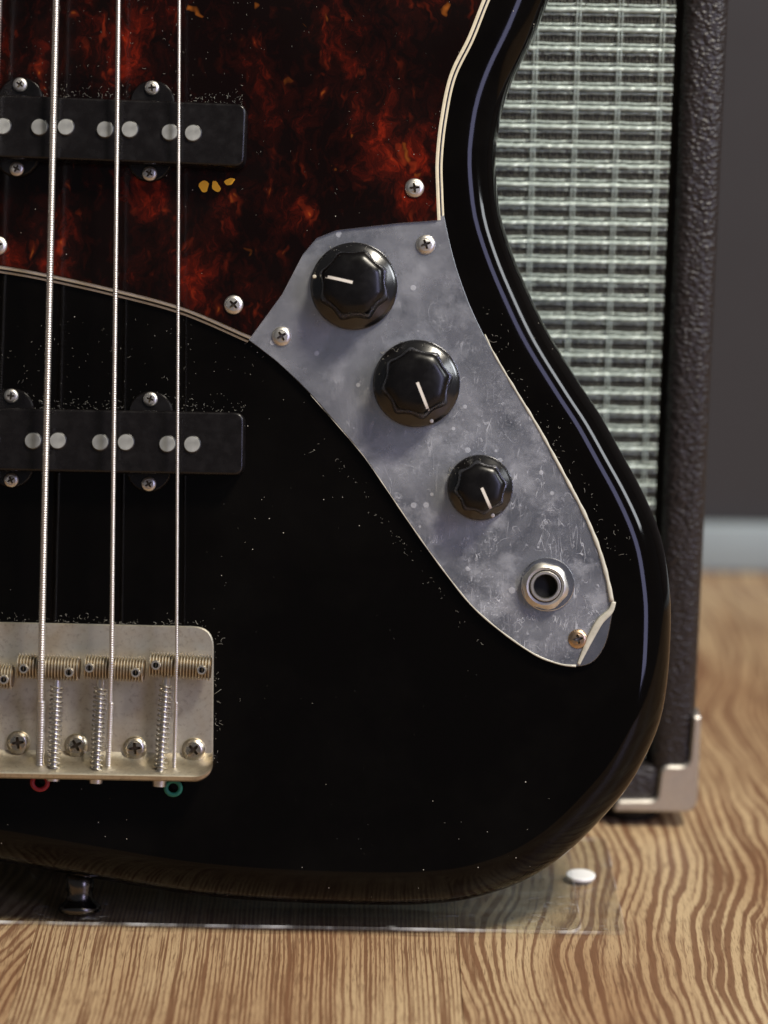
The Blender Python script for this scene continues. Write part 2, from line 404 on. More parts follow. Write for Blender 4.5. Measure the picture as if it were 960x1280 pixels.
M = dict(
    acrylic_edge=acrylic_edge(), thread_groove=nickel('thread_groove', (0.20, 0.14, 0.08), 0.5, (0.1, 0.06, 0.03), 0.7, 300, 0.0),
    lacquer=lacquer(), tort=tort(), film=film(), acrylic=acrylic(), oak=oak(), tolex=tolex(),
    cream=simple('aged_cream_plastic', (0.62, 0.56, 0.40), 0.4, nz=0.2),
    black_ply=simple('black_ply', (0.006, 0.005, 0.005), 0.3),
    chrome=nickel('hazy_chrome_plate', (0.60, 0.61, 0.66), 0.22, (0.42, 0.42, 0.47), 0.5, 120, 0.03),
    nickel=nickel('aged_nickel', (0.84, 0.80, 0.69), 0.40, (0.50, 0.41, 0.29), 0.9, 90, 0.08),
    steel=nickel('screw_steel', (0.74, 0.72, 0.67), 0.36, (0.5, 0.45, 0.37), 0.5, 400, 0.0),
    brass=nickel('tarnished_brass', (0.62, 0.46, 0.30), 0.28, (0.30, 0.18, 0.10), 0.8, 500, 0.1),
    lip=nickel('grimy_nickel', (0.62, 0.57, 0.46), 0.40, (0.36, 0.29, 0.20), 0.9, 130, 0.1),
    shaded_chrome=nickel('shaded_chrome', (0.12, 0.11, 0.10), 0.22, (0.08, 0.07, 0.06), 0.5, 300, 0.0),  # strap button chrome, darkened to stand for the shade under the body
    spring=nickel('spring_steel', (0.46, 0.44, 0.39), 0.30, (0.3, 0.26, 0.2), 0.6, 300, 0.0),
    saddle=nickel('saddle_nickel', (0.70, 0.65, 0.54), 0.40, (0.45, 0.34, 0.2), 0.7, 240, 0.0),
    string=nickel('string_steel', (0.76, 0.73, 0.68), 0.38, (0.58, 0.51, 0.41), 0.3, 500, 0.0),
    pole=simple('pole_magnet', (0.42, 0.43, 0.40), 0.42, 0.55, nz=0.2, nscale=400),
    pickup=simple('pickup_plastic', (0.006, 0.005, 0.005), 0.27, nz=0.1, nscale=300, spec=0.4),
    knob=simple('knob_plastic', (0.004, 0.0035, 0.0035), 0.27, nz=0.2, nscale=200, spec=0.35),
    knob_gloss=simple('knob_skirt_plastic', (0.006, 0.0055, 0.0055), 0.20, spec=0.9),
    white=simple('white_paint', (0.72, 0.68, 0.6), 0.5),
    dark=simple('hole_shade', (0.002, 0.002, 0.002), 0.7),  # black put in for the shade inside small holes
    dust=simple('dust_lint', (0.20, 0.19, 0.16), 0.9),
    filmedge_glint=simple('curled_edge_and_glint', (0.52, 0.50, 0.41), 0.35, nz=0.3, nscale=500),
    red=simple('red_silk', (0.28, 0.012, 0.018), 0.55),
    green=simple('green_silk', (0.015, 0.17, 0.11), 0.55),
    cloth=NT('silver_grille_thread').set(base=(0.46, 0.54, 0.49), rough=0.30, metal=0.1, spec=0.9).m,
    cloth_dim=simple('dark_grille_thread', (0.10, 0.10, 0.08), 0.6),
    black=simple('black_cloth', (0.006, 0.0055, 0.005), 0.8),
    corner=nickel('corner_nickel', (0.66, 0.63, 0.58), 0.5, (0.5, 0.46, 0.40), 0.5, 200, 0.05),
    rubber=simple('black_rubber', (0.01, 0.009, 0.008), 0.6),
    wall=simple('charcoal_wall', (0.035, 0.032, 0.034), 0.8, nz=0.06, nscale=8),
    skirting=simple('skirting_paint', (0.29, 0.34, 0.36), 0.5, nz=0.05, nscale=30),
    subfloor=simple('subfloor', (0.05, 0.03, 0.018), 0.8),
    maple=simple('rosewood', (0.05, 0.022, 0.012), 0.45, nz=0.3, nscale=60),
    disc=simple('white_disc', (0.95, 0.95, 0.93), 0.35),
)

def tag(o, label=None, cat=None, kind=None, group=None):
    if label: o['label'] = label
    if cat: o['category'] = cat
    if kind: o['kind'] = kind
    if group: o['group'] = group
    return o

# ------------------------------------------------------------------ setting: floor of planks, wall, skirting
WALL_Y = 1.13
mb = MB(); mb.rings([[Vector((x, y, z)) for x, y in ((-1.6, -0.5), (1.6, -0.5), (1.6, WALL_Y + 0.1), (-1.6, WALL_Y + 0.1))] for z in (-0.02, -0.004)])
floor = tag(mb.build('floor', M['subfloor'], smooth=False), kind='structure')
PW, JX = 0.120, on_z(578, 1265).x
bm = bmesh.new(); box_bm(bm, (0.00004, -0.5, -0.004), (PW - 0.00004, WALL_Y - 0.002, 0.0), 0.0002, 1)
pl = bm_obj('plank', bm, M['oak'], floor, False)
for k in range(-11, 12):
    o = pl if k == -11 else link('plank', pl.data, floor)
    o.location = (JX + k * PW, 0, 0)
    o.color = {0: (0.85, 0.58, 0.31, 1), -1: (0.14, 1.35, 0.77, 1)}.get(k, (random.random(), random.uniform(0.5, 0.9), random.random(), 1))
mb = MB(); mb.rings([[Vector((x, y, z)) for x, y in ((-1.6, WALL_Y), (1.6, WALL_Y), (1.6, WALL_Y + 0.1), (-1.6, WALL_Y + 0.1))] for z in (-0.003, 1.6)])
tag(mb.build('wall', M['wall'], smooth=False), kind='structure')
bm = bmesh.new(); box_bm(bm, (-1.6, WALL_Y - 0.009, 0.0002), (1.6, WALL_Y - 0.0002, 0.021), 0.002, 2)
tag(bm_obj('skirting_board', bm, M['skirting']), kind='structure')

# ------------------------------------------------------------------ the amplifier
AY = 0.812
AXR = on_y(894, 400, AY).x                      # right side of the cabinet
A_IN = on_y(838, 400, AY).x                     # inner edge of the right-hand board
ABOT, ATOP = 0.0068, 0.280
AW, ADEP = 0.30, 0.16
AXL = AXR - AW; BT = AXR - A_IN
amp = bpy.data.objects.new('amplifier', None); COL.objects.link(amp)
amp.location = ((AXL + AXR) / 2, AY + ADEP / 2, 0)
tag(amp, 'small black textured amplifier cabinet with silver woven grille standing behind the bass', 'amplifier')
def amp_fix(o):
    o.parent = amp; o.location = -amp.location; return o
bm = bmesh.new()
box_bm(bm, (A_IN, AY, ABOT), (AXR, AY + ADEP, ATOP), 0.0042, 4)
box_bm(bm, (AXL, AY, ABOT), (AXL + BT, AY + ADEP, ATOP), 0.0042, 4)
box_bm(bm, (AXL + BT - 0.003, AY + 0.0006, ABOT + 0.0004), (A_IN + 0.003, AY + ADEP - 0.001, ABOT + BT), 0.002, 2)
box_bm(bm, (AXL + BT - 0.003, AY + 0.0006, ATOP - 0.010), (A_IN + 0.003, AY + ADEP - 0.001, ATOP - 0.0004), 0.002, 2)
amp_fix(bm_obj('cabinet', bm, M['tolex']))
bm = bmesh.new(); box_bm(bm, (AXL + BT - 0.001, AY + 0.0062, ABOT + BT - 0.001), (A_IN + 0.001, AY + 0.014, ATOP - 0.009), 0, 1)
amp_fix(bm_obj('baffle_board', bm, M['black'], smooth=False))
# woven grille: real threads
gx0, gx1 = AXL + BT + 0.0005, on_y(831, 300, AY + 0.008).x
gz0, gz1 = ABOT + BT + 0.0005, ATOP - 0.0105
GY = AY + 0.0045
PX = D / FPX * ((GY) / 0.80) * 1.0
px_m = GY / math.cos(PITCH) / FPX * 1.005         # metres per photo pixel at the grille
RP, CP = 23.2 * px_m, 50.0 * px_m                 # row pitch, column pitch
def ribbons(curves, hw, th):
    """4-sided flat threads; curves: list of (N,3) arrays running along x or z"""
    mbx = MB()
    for C, ax in curves:
        n = len(C); off = np.zeros((4, 3))
        if ax == 'x': off[:, 2] = [-hw, 0, hw, 0]
        else: off[:, 0] = [-hw, 0, hw, 0]
        off[:, 1] = [0, -th, 0, th]
        V = (C[:, None, :] + off[None]).reshape(-1, 3)
        F = [(k * 4 + i, k * 4 + (i + 1) % 4, k * 4 + 4 + (i + 1) % 4, k * 4 + 4 + i) for k in range(n - 1) for i in range(4)]
        mbx.add(V.tolist(), F)
    return mbx
nrow = int((gz1 - gz0) / RP) + 1; ncol = int((gx1 - gx0) / CP) + 2
xs = np.arange(gx0, gx1, 0.0011); xs = np.append(xs, gx1)
ph = (xs - gx1) / CP + 0.30                       # columns fall on whole numbers of ph
cell = 0.5 - 0.5 * np.cos(2 * PI * ph)            # 0 on a column, 1 mid-cell
main, sec, dim, vert = [], [], [], []
for r in range(nrow):
    z = gz0 + (r + 0.5) * RP
    for dz, rr in ((0.0, 0), (0.265, 1), (-0.265, 1)):
        jit = rng.normal(0, 0.00004, len(xs))
        wav = 0.00028 * np.sin(2 * PI * ph * 4 + rng.uniform(0, 6)) * (0.5 + 0.5 * rng.uniform())
        if rr == 0:
            Z = z + jit * 1.6; Y = GY - 0.0005 - 0.00045 * cell + wav + rng.normal(0, 0.00009, len(xs))
            main.append((np.stack([xs, Y, Z], 1), 'x'))
        else:
            Z = z + dz * RP - math.copysign(1, dz) * cell * 0.03 * RP + jit
            Y = GY + 0.0001 - 0.0003 * cell + wav
            sec.append((np.stack([xs, Y, Z], 1), 'x'))
            Z2 = z + dz * RP * 1.6 + jit
            dim.append((np.stack([xs, Y + 0.0004, Z2], 1), 'x'))
zs = np.arange(gz0, gz1, 0.0012)
for c in range(ncol + 1):
    for dx in (-0.04, 0.035):
        x = gx1 + (round(-0.30) - c + dx + 0.70 - 1.0) * CP
        if x < gx0 or x > gx1: continue
        vert.append((np.stack([np.full_like(zs, x) + rng.normal(0, 0.00003, len(zs)), GY - 0.0008 + 0.0004 * np.sin(2 * PI * zs / RP), zs], 1), 'z'))
    for q in range(1, 12):
        x = gx1 + (-c - 0.30 + q / 12) * CP
        if x < gx0 or x > gx1: continue
        dim.append((np.stack([np.full_like(zs, x), GY + 0.0002 + 0.0004 * np.sin(2 * PI * zs / RP * 2 + q * PI), zs], 1), 'z'))
gc = MB()
for cs, hw, th, mi in ((main, 0.00080, 0.0005, 0), (sec, 0.00038, 0.00035, 0), (vert, 0.00021, 0.00022, 0), (dim, 0.00021, 0.0002, 1)):
    r_ = ribbons(cs, hw, th); gc.add(r_.v, r_.f, mi)
me = bpy.data.meshes.new('grille_cloth'); me.from_pydata(gc.v, [], gc.f)
me.materials.append(M['cloth']); me.materials.append(M['cloth_dim']); me.polygons.foreach_set('material_index', gc.m)
me.polygons.foreach_set('use_smooth', [True] * len(me.polygons)); me.update()
tag(amp_fix(link('grille_cloth', me)), kind='stuff')
# metal corner protector: front tongue, bottom wrap and side wrap
def corner(sgn, X):
    P = MB()
    def plate(outl, y0, y1, bev=0.0007):
        ring = lambda ins, y: [Vector((X + sgn * q[0], y, q[1])) for q in offset(outl, ins)]
        P.rings([ring(bev, y0), ring(0.0, y0 + bev), ring(0, y1)])
    z0 = ABOT - 0.0012
    f = fillet([(0.0014, z0), (0.0014, z0 + 0.032), (-0.0012, z0 + 0.032), (-0.0016, z0 + 0.0155), (-0.0105, z0 + 0.0155), (-0.0112, z0 + 0.004), (-0.024, z0 + 0.0036), (-0.025, z0)],
               [0.0048, 0.0012, 0.001, 0.003, 0.003, 0.0022, 0.0015, 0.001], 6)
    plate(f, AY - 0.0012, AY + 0.0022)
    side = fillet([(AY + 0.0021, z0 + 0.002), (AY + 0.026, z0 + 0.002), (AY + 0.026, z0 + 0.01), (AY + 0.012, z0 + 0.014), (AY + 0.010, z0 + 0.032), (AY + 0.0021, z0 + 0.032)], [0, .003, .003, .004, .003, 0], 5)
    P.rings([[Vector((X + sgn * dx, q[0], q[1])) for q in side] for dx in (-0.0005, 0.0012)])
    bot = fillet([(-0.024, AY + 0.0021), (0.0005, AY + 0.0021), (0.0005, AY + 0.026), (-0.01, AY + 0.026), (-0.012, AY + 0.012), (-0.024, AY + 0.010)], [0, 0, .003, .003, .004, .003], 5)
    P.rings([[Vector((X + sgn * q[0], q[1], z)) for q in bot] for z in (z0, z0 + 0.0014)])
    amp_fix(P.build('corner_protector', M['corner'], angle=40))
corner(1, AXR); corner(-1, AXL)
for sx in (AXL + 0.024, AXR - 0.018):
    for sy in (AY + 0.014, AY + ADEP - 0.02):
        P = MB(); P.lathe([(0.0085, 0), (0.0095, 0.0015), (0.0105, ABOT - 0.001), (0.0105, ABOT + 0.0005)], (sx, sy, 0), 28)
        amp_fix(P.build('foot', M['rubber'], angle=40))

# ------------------------------------------------------------------ clear acrylic stand under the bass
c1, c2 = on_z(783, 1171), on_z(728, 1172)
ast = bpy.data.objects.new('acrylic_stand', None); COL.objects.link(ast)
ast.location = (0.0, (c1.y + 0.778) / 2, 0)
tag(ast, 'clear scratched acrylic plate lying on the wood floor under the bass', 'stand')
def sheet(name, x0, x1, y0, y1, z0, z1, rad):
    P = MB(); o2 = fillet([(x0, y0), (x1, y0), (x1, y1), (x0, y1)], [rad] * 4, 8)
    o2 = [q - np.array(ast.location[:2]) for q in o2]
    R_ = [[Vector((q[0], q[1], z)) for q in offset(o2, i)] for i, z in ((0.0004, z0), (0, z0 + 0.0004), (0, z1 - 0.0005), (0.0005, z1))]
    P.add(R_[0], [tuple(range(len(o2)))]); P.add(R_[-1], [tuple(range(len(o2)))]); P.rings(R_, False, False, mi=1)
    return P.build(name, [M['acrylic'], M['acrylic_edge']], ast, angle=50)
sheet('base_sheet', -0.19, c1.x, c1.y, 0.800, 0.0002, 0.0014, 0.003)
sheet('top_sheet', -0.18, c2.x, c2.y - 0.002, 0.795, 0.0016, 0.0028, 0.006)
P = MB(); pc = on_z(726, 1090, 0.003)  # flat white disc on the base sheet
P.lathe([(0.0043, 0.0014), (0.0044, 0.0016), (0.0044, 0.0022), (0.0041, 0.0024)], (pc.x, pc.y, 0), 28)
o = P.build('round_disc', M['disc'], ast, angle=50); o.location = (-ast.location.x, -ast.location.y, 0)
tag(o, 'small white round disc')

# ------------------------------------------------------------------ the bass guitar
bass = bpy.data.objects.new('bass_guitar', None); COL.objects.link(bass)
bass.matrix_world = Matrix.Translation(CAM_P + CAM_R @ BASE_C) @ CAM_R.to_4x4()
tag(bass, 'glossy black bass guitar with tortoiseshell pickguard leaning against the amplifier', 'bass guitar')

# body
RB = 50 * S; TH = 0.033
body_px = [(686, 0), (665, 50), (641, 100), (627.5, 140), (621, 180), (619.5, 205), (621, 232), (626, 270), (639, 312), (656, 354), (685, 415), (725, 480), (750, 518),
           (776, 564.6), (797, 602.5), (816, 643), (828.5, 681), (836, 728), (838.5, 771), (835, 842), (825.6, 898.7), (808, 942.5), (785, 983), (754, 1020.6), (722.5, 1053),
           (691, 1079), (650, 1103), (600, 1120), (555, 1128), (480, 1131), (350, 1127), (260, 1120), (200, 1112), (125, 1099), (0, 1077), (-120, 1058), (-250, 1046), (-420, 1020),
           (-570, 950), (-670, 820), (-705, 640), (-680, 430), (-610, 230), (-565, 40), (-575, -140), (-620, -320), (-650, -500), (-640, -640), (-580, -720), (-500, -715), (-420, -620),
           (-330, -500), (-200, -440), (-60, -430), (120, -430), (300, -430), (420, -415), (540, -430), (650, -480), (730, -490), (785, -440), (795, -350), (775, -240), (740, -130), (712, -62)]
bo = spline(gl(body_px, -11), 420)
lay = [(RB * 1.06, lz(0))] + [(RB * (1 - math.sin(t)), lz(0) - RB * (1 - math.cos(t))) for t in np.linspace(0, PI / 2, 15)]
zb = lz(0) - TH
lay += [(0, lz(0) - TH / 2)] + [(RB * (1 - math.cos(t)), zb + RB * (1 - math.sin(t))) for t in np.linspace(0, PI / 2, 10)]
P = MB(); loft(P, bo, lay)
P.build('body', M['lacquer'], bass)

# strap button on the tail end
P = MB(); b0 = g(100, 1085, -19); ln = 58 * S
prof = [(0.0040, 0), (0.0040, ln * 0.45), (0.0036, ln * 0.55), (0.0042, ln * 0.72), (0.0058, ln * 0.82), (0.0062, ln * 0.90), (0.0056, ln * 0.97), (0.0040, ln)]
P.rings([[b0 + Vector((r * math.cos(a), -z, r * math.sin(a))) for a in np.linspace(0, 2 * PI, 28, endpoint=False)] for r, z in prof])
P.build('strap_button', M['shaded_chrome'], bass)

# fingerboard end beyond the frame
P = MB(); loft(P, gl(fillet([(-40, -320), (270, -320), (255, -1050), (-5, -1050)], [10, 10, 10, 10]), 8), [(0, lz(-1)), (0, lz(7)), (0.0006, lz(7.8))])
P.build('fingerboard', M['maple'], bass, angle=40)

# screws with a real cross recess
def cross(a, w, n=1):
    f = w * 1.35
    return [(a, -w), (a, w), (f, f), (w, a), (-w, a), (-f, f), (-a, w), (-a, -w), (-f, -f), (-w, -a), (w, -a), (f, -f)]
def screw_mesh(name, R, dome, mat, flat_rim=False, arm=0.50, wid=0.10):
    P = MB(); seg = 28
    prof = [(R * 0.98, -0.0012), (R, 0.0)] + [(R * math.cos(t), dome * math.sin(t) ** 0.9) for t in np.linspace(0.15, 0.88, 6)]
    rin, zt = prof[-1]
    P.lathe(prof, seg=seg, cap0=True, cap1=False)
    out = [Vector((rin * math.cos(2 * PI * i / seg), rin * math.sin(2 * PI * i / seg), zt)) for i in range(seg)]
    cr = [Vector((x * R, y * R, zt + dome * 0.06)) for x, y in cross(arm, wid)]
    tri = tessellate_polygon([out, cr]); P.add(out + cr, tri)
    low = [Vector((x * R * 0.62, y * R * 0.62, zt - R * 0.30)) for x, y in cross(arm, wid * 1.1)]
    P.rings([cr, low], False, True, mi=1)
    me = P.build(name, [mat, M['dark_metal']], smooth=True, angle=35)
    d = me.data; bpy.data.objects.remove(me); return d
M['dark_metal'] = simple('recess_metal', (0.16, 0.13, 0.09), 0.45, 0.9)  # darker metal for the cross recesses
M['bridge_screw'] = nickel('bridge_screw_nickel', (0.60, 0.55, 0.45), 0.26, (0.34, 0.27, 0.18), 0.7, 300, 0.05)
SM = {k: screw_mesh(k, r * S, dm * S, m) for k, r, dm, m in (('screw_small', 9.3, 4.0, M['steel']), ('screw_guard', 12.3, 5.0, M['steel']), ('screw_brass', 12.3, 4.5, M['brass']), ('screw_bridge', 15, 7.5, M['bridge_screw']))}
def screw(kind, parent, px, py, w, rz, tilt=0.0):
    o = link('screw', SM[kind], parent, g(px, py, w), rz); o.rotation_euler.x = tilt; return o

# pickguard: tortoiseshell on cream / black / cream plies
pg_px = spline([(640, -60), (612.5, 0), (592.5, 50), (570, 97), (558.7, 150), (553.4, 200), (554, 240), (555.5, 275)], 60, False)
low_px = spline([(309, 428), (227, 393), (142, 370), (57, 351), (0, 341), (-80, 331), (-200, 322)], 50, False)
ctrl_top = [(500, 279), (421, 288), (396, 298), (379, 318), (353, 368)]
top_px = [(-260, 280), (-330, 150), (-330, -100), (-260, -330), (-45, -370), (-42, -312), (275, -312), (300, -390), (520, -400), (660, -300), (690, -200), (672, -125)]
pgo = [tuple(p) for p in pg_px] + ctrl_top + [tuple(p) for p in low_px] + top_px
po = gl(pgo, 1.2)
NPG, NCT = len(pg_px), len(ctrl_top)
def guard_ring(d):
    q = offset(po, d); P0 = np.array(po)
    for i in range(NPG, NPG + NCT): q[i] = P0[i]
    e = P0[NPG] - P0[NPG - 1]; q[NPG - 1] = P0[NPG - 1] + e / np.linalg.norm(e) * d
    e = P0[NPG + NCT - 1] - P0[NPG + NCT]; q[NPG + NCT] = P0[NPG + NCT] + e / np.linalg.norm(e) * d * 1.08
    return q
def guard_loft(mb, layers):
    mb.rings([[Vector((q[0], q[1], z)) for q in guard_ring(i)] for i, z in layers])
P = MB(); guard_loft(P, [(0, lz(0.1)), (0, lz(0.55)), (1.2 * S, lz(0.8))]); guard_w = P.build('pickguard', M['cream'], bass, angle=40)
P = MB(); guard_loft(P, [(2.6 * S, lz(0.78)), (2.6 * S, lz(1.25)), (3.4 * S, lz(1.3))]); P.build('black_ply', M['black_ply'], guard_w, angle=40)
P = MB(); guard_loft(P, [(4.6 * S, lz(1.28)), (4.8 * S, lz(1.65)), (6.4 * S, lz(1.85))]); P.build('cream_ply', M['cream'], guard_w, angle=40)
P = MB(); guard_loft(P, [(8.6 * S, lz(1.80)), (8.8 * S, lz(2.2)), (9.6 * S, lz(2.35))]); P.build('tortoiseshell_face', M['tort'], guard_w, angle=40)
for px, py, rz in ((518, 235, 0.1), (292, 381, 0.75), (-3, 307, 0.3)):
    screw('screw_guard', guard_w, px, py, 2.35, rz)
# three yellow flakes lying in the shell pattern just below the neck pickup
P = MB()
for x, y, a, b, t in ((255, 233, 6, 7.5, 0), (270, 233, 5, 7, 0.3), (287, 227, 6, 4.5, -0.5)):
    P.rings([[g(x + a * (1 + 0.2 * math.sin(3 * q + x)) * math.cos(q) + t * b * math.sin(q), y + b * math.sin(q), 2.37 + zz) for q in np.linspace(0, 2 * PI, 14, endpoint=False)] for zz in (-0.02, 0.02)])
P.build('yellow_fleck', simple('yellow_fleck', (0.80, 0.40, 0.03), 0.25), guard_w)

# control plate
cp_px = [(555.5, 269), (499.5, 274), (450, 279.5), (422, 284), (408, 287.5), (396, 294), (384, 306), (370, 327), (351, 361), (330, 392), (310, 425),
         (330, 440), (351, 457), (386, 491), (421.6, 531.6), (446, 560), (462, 581), (481, 609), (513, 656), (548.5, 705.6), (584, 751.6), (612, 778), (644, 803), (672.5, 820.7), (701, 831),
         (724, 833.5), (743, 826.5), (757, 806), (764, 778), (766.5, 755), (761, 723), (750, 684), (733, 645), (715, 610), (694, 571), (672.5, 532), (644, 486), (618, 443), (591, 389), (574, 344), (563, 305)]
cpo = gl(cp_px, 1.5)
def smooth_keep(pts, sharp):
    out = []; n = len(pts); idx = sorted(sharp)
    for a, b in zip(idx, idx[1:] + [idx[0] + n]):
        seg = [pts[i % n] for i in range(a, b + 1)]
        out += spline(seg, 6 * (b - a), False)[:-1]
    return out
cps = smooth_keep(cpo, [0, 10])
P = MB(); loft(P, cps, [(0, lz(0.05)), (0, lz(1.25)), (1.3 * S, lz(1.55))])
plate = P.build('control_plate', M['chrome'], bass, angle=50)
fl_px = cp_px[:25] + [(722, 833), (731, 812), (744, 791), (758, 772), (766.5, 756)] + cp_px[30:]
flo = smooth_keep(gl(fl_px, 1.7), [0, 10, 25, 29])
P = MB(); loft(P, flo, [(0.8 * S, lz(1.60)), (0.8 * S, lz(1.80)), (1.6 * S, lz(1.83))])
P.build('protective_film', M['film'], plate, angle=50)
ed = [(606, 418, 1.7), (618, 443, 1.75), (644, 487, 1.8), (672, 533, 1.85), (693, 571, 1.9), (714, 610, 2.0), (732, 645, 2.0), (748, 684, 2.1), (759, 722, 2.2), (765, 752, 2.5)]
pe = spline([tuple(g(*e)) for e in ed], 70, False)
rr = [S * (0.9 + 1.9 * (i / 69) ** 0.7 + 0.5 * math.sin(i * 1.3) * math.sin(i * 0.37)) for i in range(70)]
P = MB(); P.tube(pe, rr, 7, flat=0.5)
ed = [(767.5, 752, 2.6), (763, 764, 2.5), (750, 777, 2.4), (739, 796, 2.2), (730, 815, 2.0), (723, 831, 1.8)]
pe = spline([tuple(g(*e)) for e in ed], 40, False)
rr = [S * (1.8 + 3.0 * math.sin(PI * min(1, (i / 39) * 0.8 + 0.15)) ** 1.3) for i in range(40)]
P.tube(pe, rr, 7, flat=0.28)
low_e = spline([tuple(g(x, y, 1.85)) for x, y in ((388, 493.5), (422, 532), (447, 561), (463, 582), (514, 657), (549, 706), (585, 752), (613, 778.5), (645, 803), (673, 820.5), (701, 830.5), (720, 832.5))], 80, False)
P.tube(low_e, [S * (0.15 + 1.1 * i / 79 + 0.2 * math.sin(i * 0.9)) for i in range(80)], 6, flat=0.5)  # pale tube added as the bevel highlight along the lower-left edge
o = P.build('curled_edge_and_glint', M['filmedge_glint'], plate)
for k, px, py, rz in (('screw_guard', 532, 305.7, 0.35), ('screw_guard', 352, 420.4, 0.55), ('screw_brass', 722.4, 798.7, 0.2)):
    o = screw(k, plate, px, py, 1.75, rz)
    if k == 'screw_brass': o['label'] = 'tarnished brown screw at the plate tip'

# knobs
def knob(px, py, Rpx, ang, turn):
    R = Rpx * S; H = 0.0125 if Rpx > 50 else 0.0115
    c = g(px, py, 1.8)
    P = MB(); P.lathe([(R * 0.985, -0.0002), (R, 0.0003), (R, 0.0011), (R * 0.975, 0.0015), (R * 0.90, 0.0020), (R * 0.70, 0.0034)], seg=72)
    k = P.build('knob', M['knob_gloss'], bass, loc=c, angle=45)
    prof = [(0.80, 0.0030, 1.0), (0.795, 0.0040, 1.0), (0.775, 0.0065, 0.95), (0.75, 0.0086, 0.8), (0.715, 0.0102, 0.6), (0.66, 0.0112, 0.4), (0.58, 0.01185, 0.22), (0.48, 0.0122, 0.1), (0.36, 0.0124, 0.0), (0.2, 0.0125, 0), (0.05, 0.0125, 0)]
    P = MB(); seg = 96; rs = []
    for r, z, a in prof:
        ring = []
        for i in range(seg):
            t = 2 * PI * i / seg; s = abs(math.sin(4 * (t - turn)))
            q = R * r * (1.055 - 0.135 * a * (s ** 1.3))
            ring.append(Vector((q * math.cos(t), q * math.sin(t), z * H / 0.0125)))
        rs.append(ring)
    P.rings(rs); P.build('cap', M['knob'], k, angle=60)
    def zt(r): return np.interp(r, [p[0] for p in prof[::-1]], [p[1] for p in prof[::-1]]) * H / 0.0125
    ca, sa = math.cos(ang), math.sin(ang); P = MB(); rs = []
    for r in np.linspace(0.02, 0.70, 14):
        hw = 1.8 * S; z = zt(r * 1.0)
        rs.append([Vector((r * R * ca - s_ * hw * sa, r * R * sa + s_ * hw * ca, z + dz)) for s_, dz in ((-1, -0.0009), (1, -0.0009), (1, 0.00018), (-1, 0.00018))])
    P.rings(rs); P.build('pointer_line', M['white'], k, smooth=False)
    P = MB(); q = Vector((0.925 * R * ca, 0.925 * R * sa, 0.0018)); P.lathe([(2.6 * S, -0.0004), (2.6 * S, 0.0003), (1.6 * S, 0.0006)], q, 14)
    P.build('index_dot', M['white'], k)
knob(442.5, 358, 54.5, math.radians(167), math.radians(115))
knob(520.6, 479.6, 54.5, math.radians(-68.5), math.radians(100))
knob(600, 609.5, 41, math.radians(-66), math.radians(98))

# output jack
jc = g(681, 732.5, 1.8)
P = MB(); seg = 48
def ringz(r, z, c=Vector((0, 0, 0))): return [c + Vector((r * math.cos(2 * PI * i / seg), r * math.sin(2 * PI * i / seg), z)) for i in range(seg)]
off = Vector((3.5 * S, 2 * S, 0))
P.rings([ringz(33.5 * S, -0.0001, off), ringz(33.5 * S, 0.0004, off), ringz(32.5 * S, 0.0006, off), ringz(24 * S, 0.0006), ringz(24 * S, 0.0001)], False, False)
jack = P.build('jack_socket', M['chrome'], bass, loc=jc, angle=40)
P = MB()
def hexr(a, R): 
    k = PI / 3; b = (a + 0.25) % k - k / 2; return R * min(1.0, 0.94 / math.cos(b))
def hring(R, z, blend):
    return [Vector((q * math.cos(a), q * math.sin(a), z)) for a in np.linspace(0, 2 * PI, seg, endpoint=False) for q in [hexr(a, R) * (1 - blend) + R * 0.9 * blend]]
P.rings([hring(29.5 * S, 0.0005, 0), hring(29.5 * S, 0.0022, 0), hring(28 * S, 0.0028, 0.5), ringz(23.5 * S, 0.0031), ringz(20.5 * S, 0.0030), ringz(19.8 * S, 0.0020)], True, False)
P.build('hex_nut', M['steel'], jack, angle=30)
P = MB(); P.rings([ringz(19 * S, 0.0015), ringz(19 * S, 0.0036), ringz(18 * S, 0.0040), ringz(15.4 * S, 0.0040), ringz(14.3 * S, 0.0034)], False, False)
P.rings([ringz(14.3 * S, 0.0034), ringz(14.2 * S, 0.0003)], False, False, mi=1)
P.build('sleeve', [M['steel'], M['dark']], jack, angle=40)
P = MB(); P.rings([ringz(14.3 * S, 0.0002), ringz(14.3 * S, 0.0006)]); P.build('socket_shade', M['dark'], jack)  # black disc put in as the shade down the socket

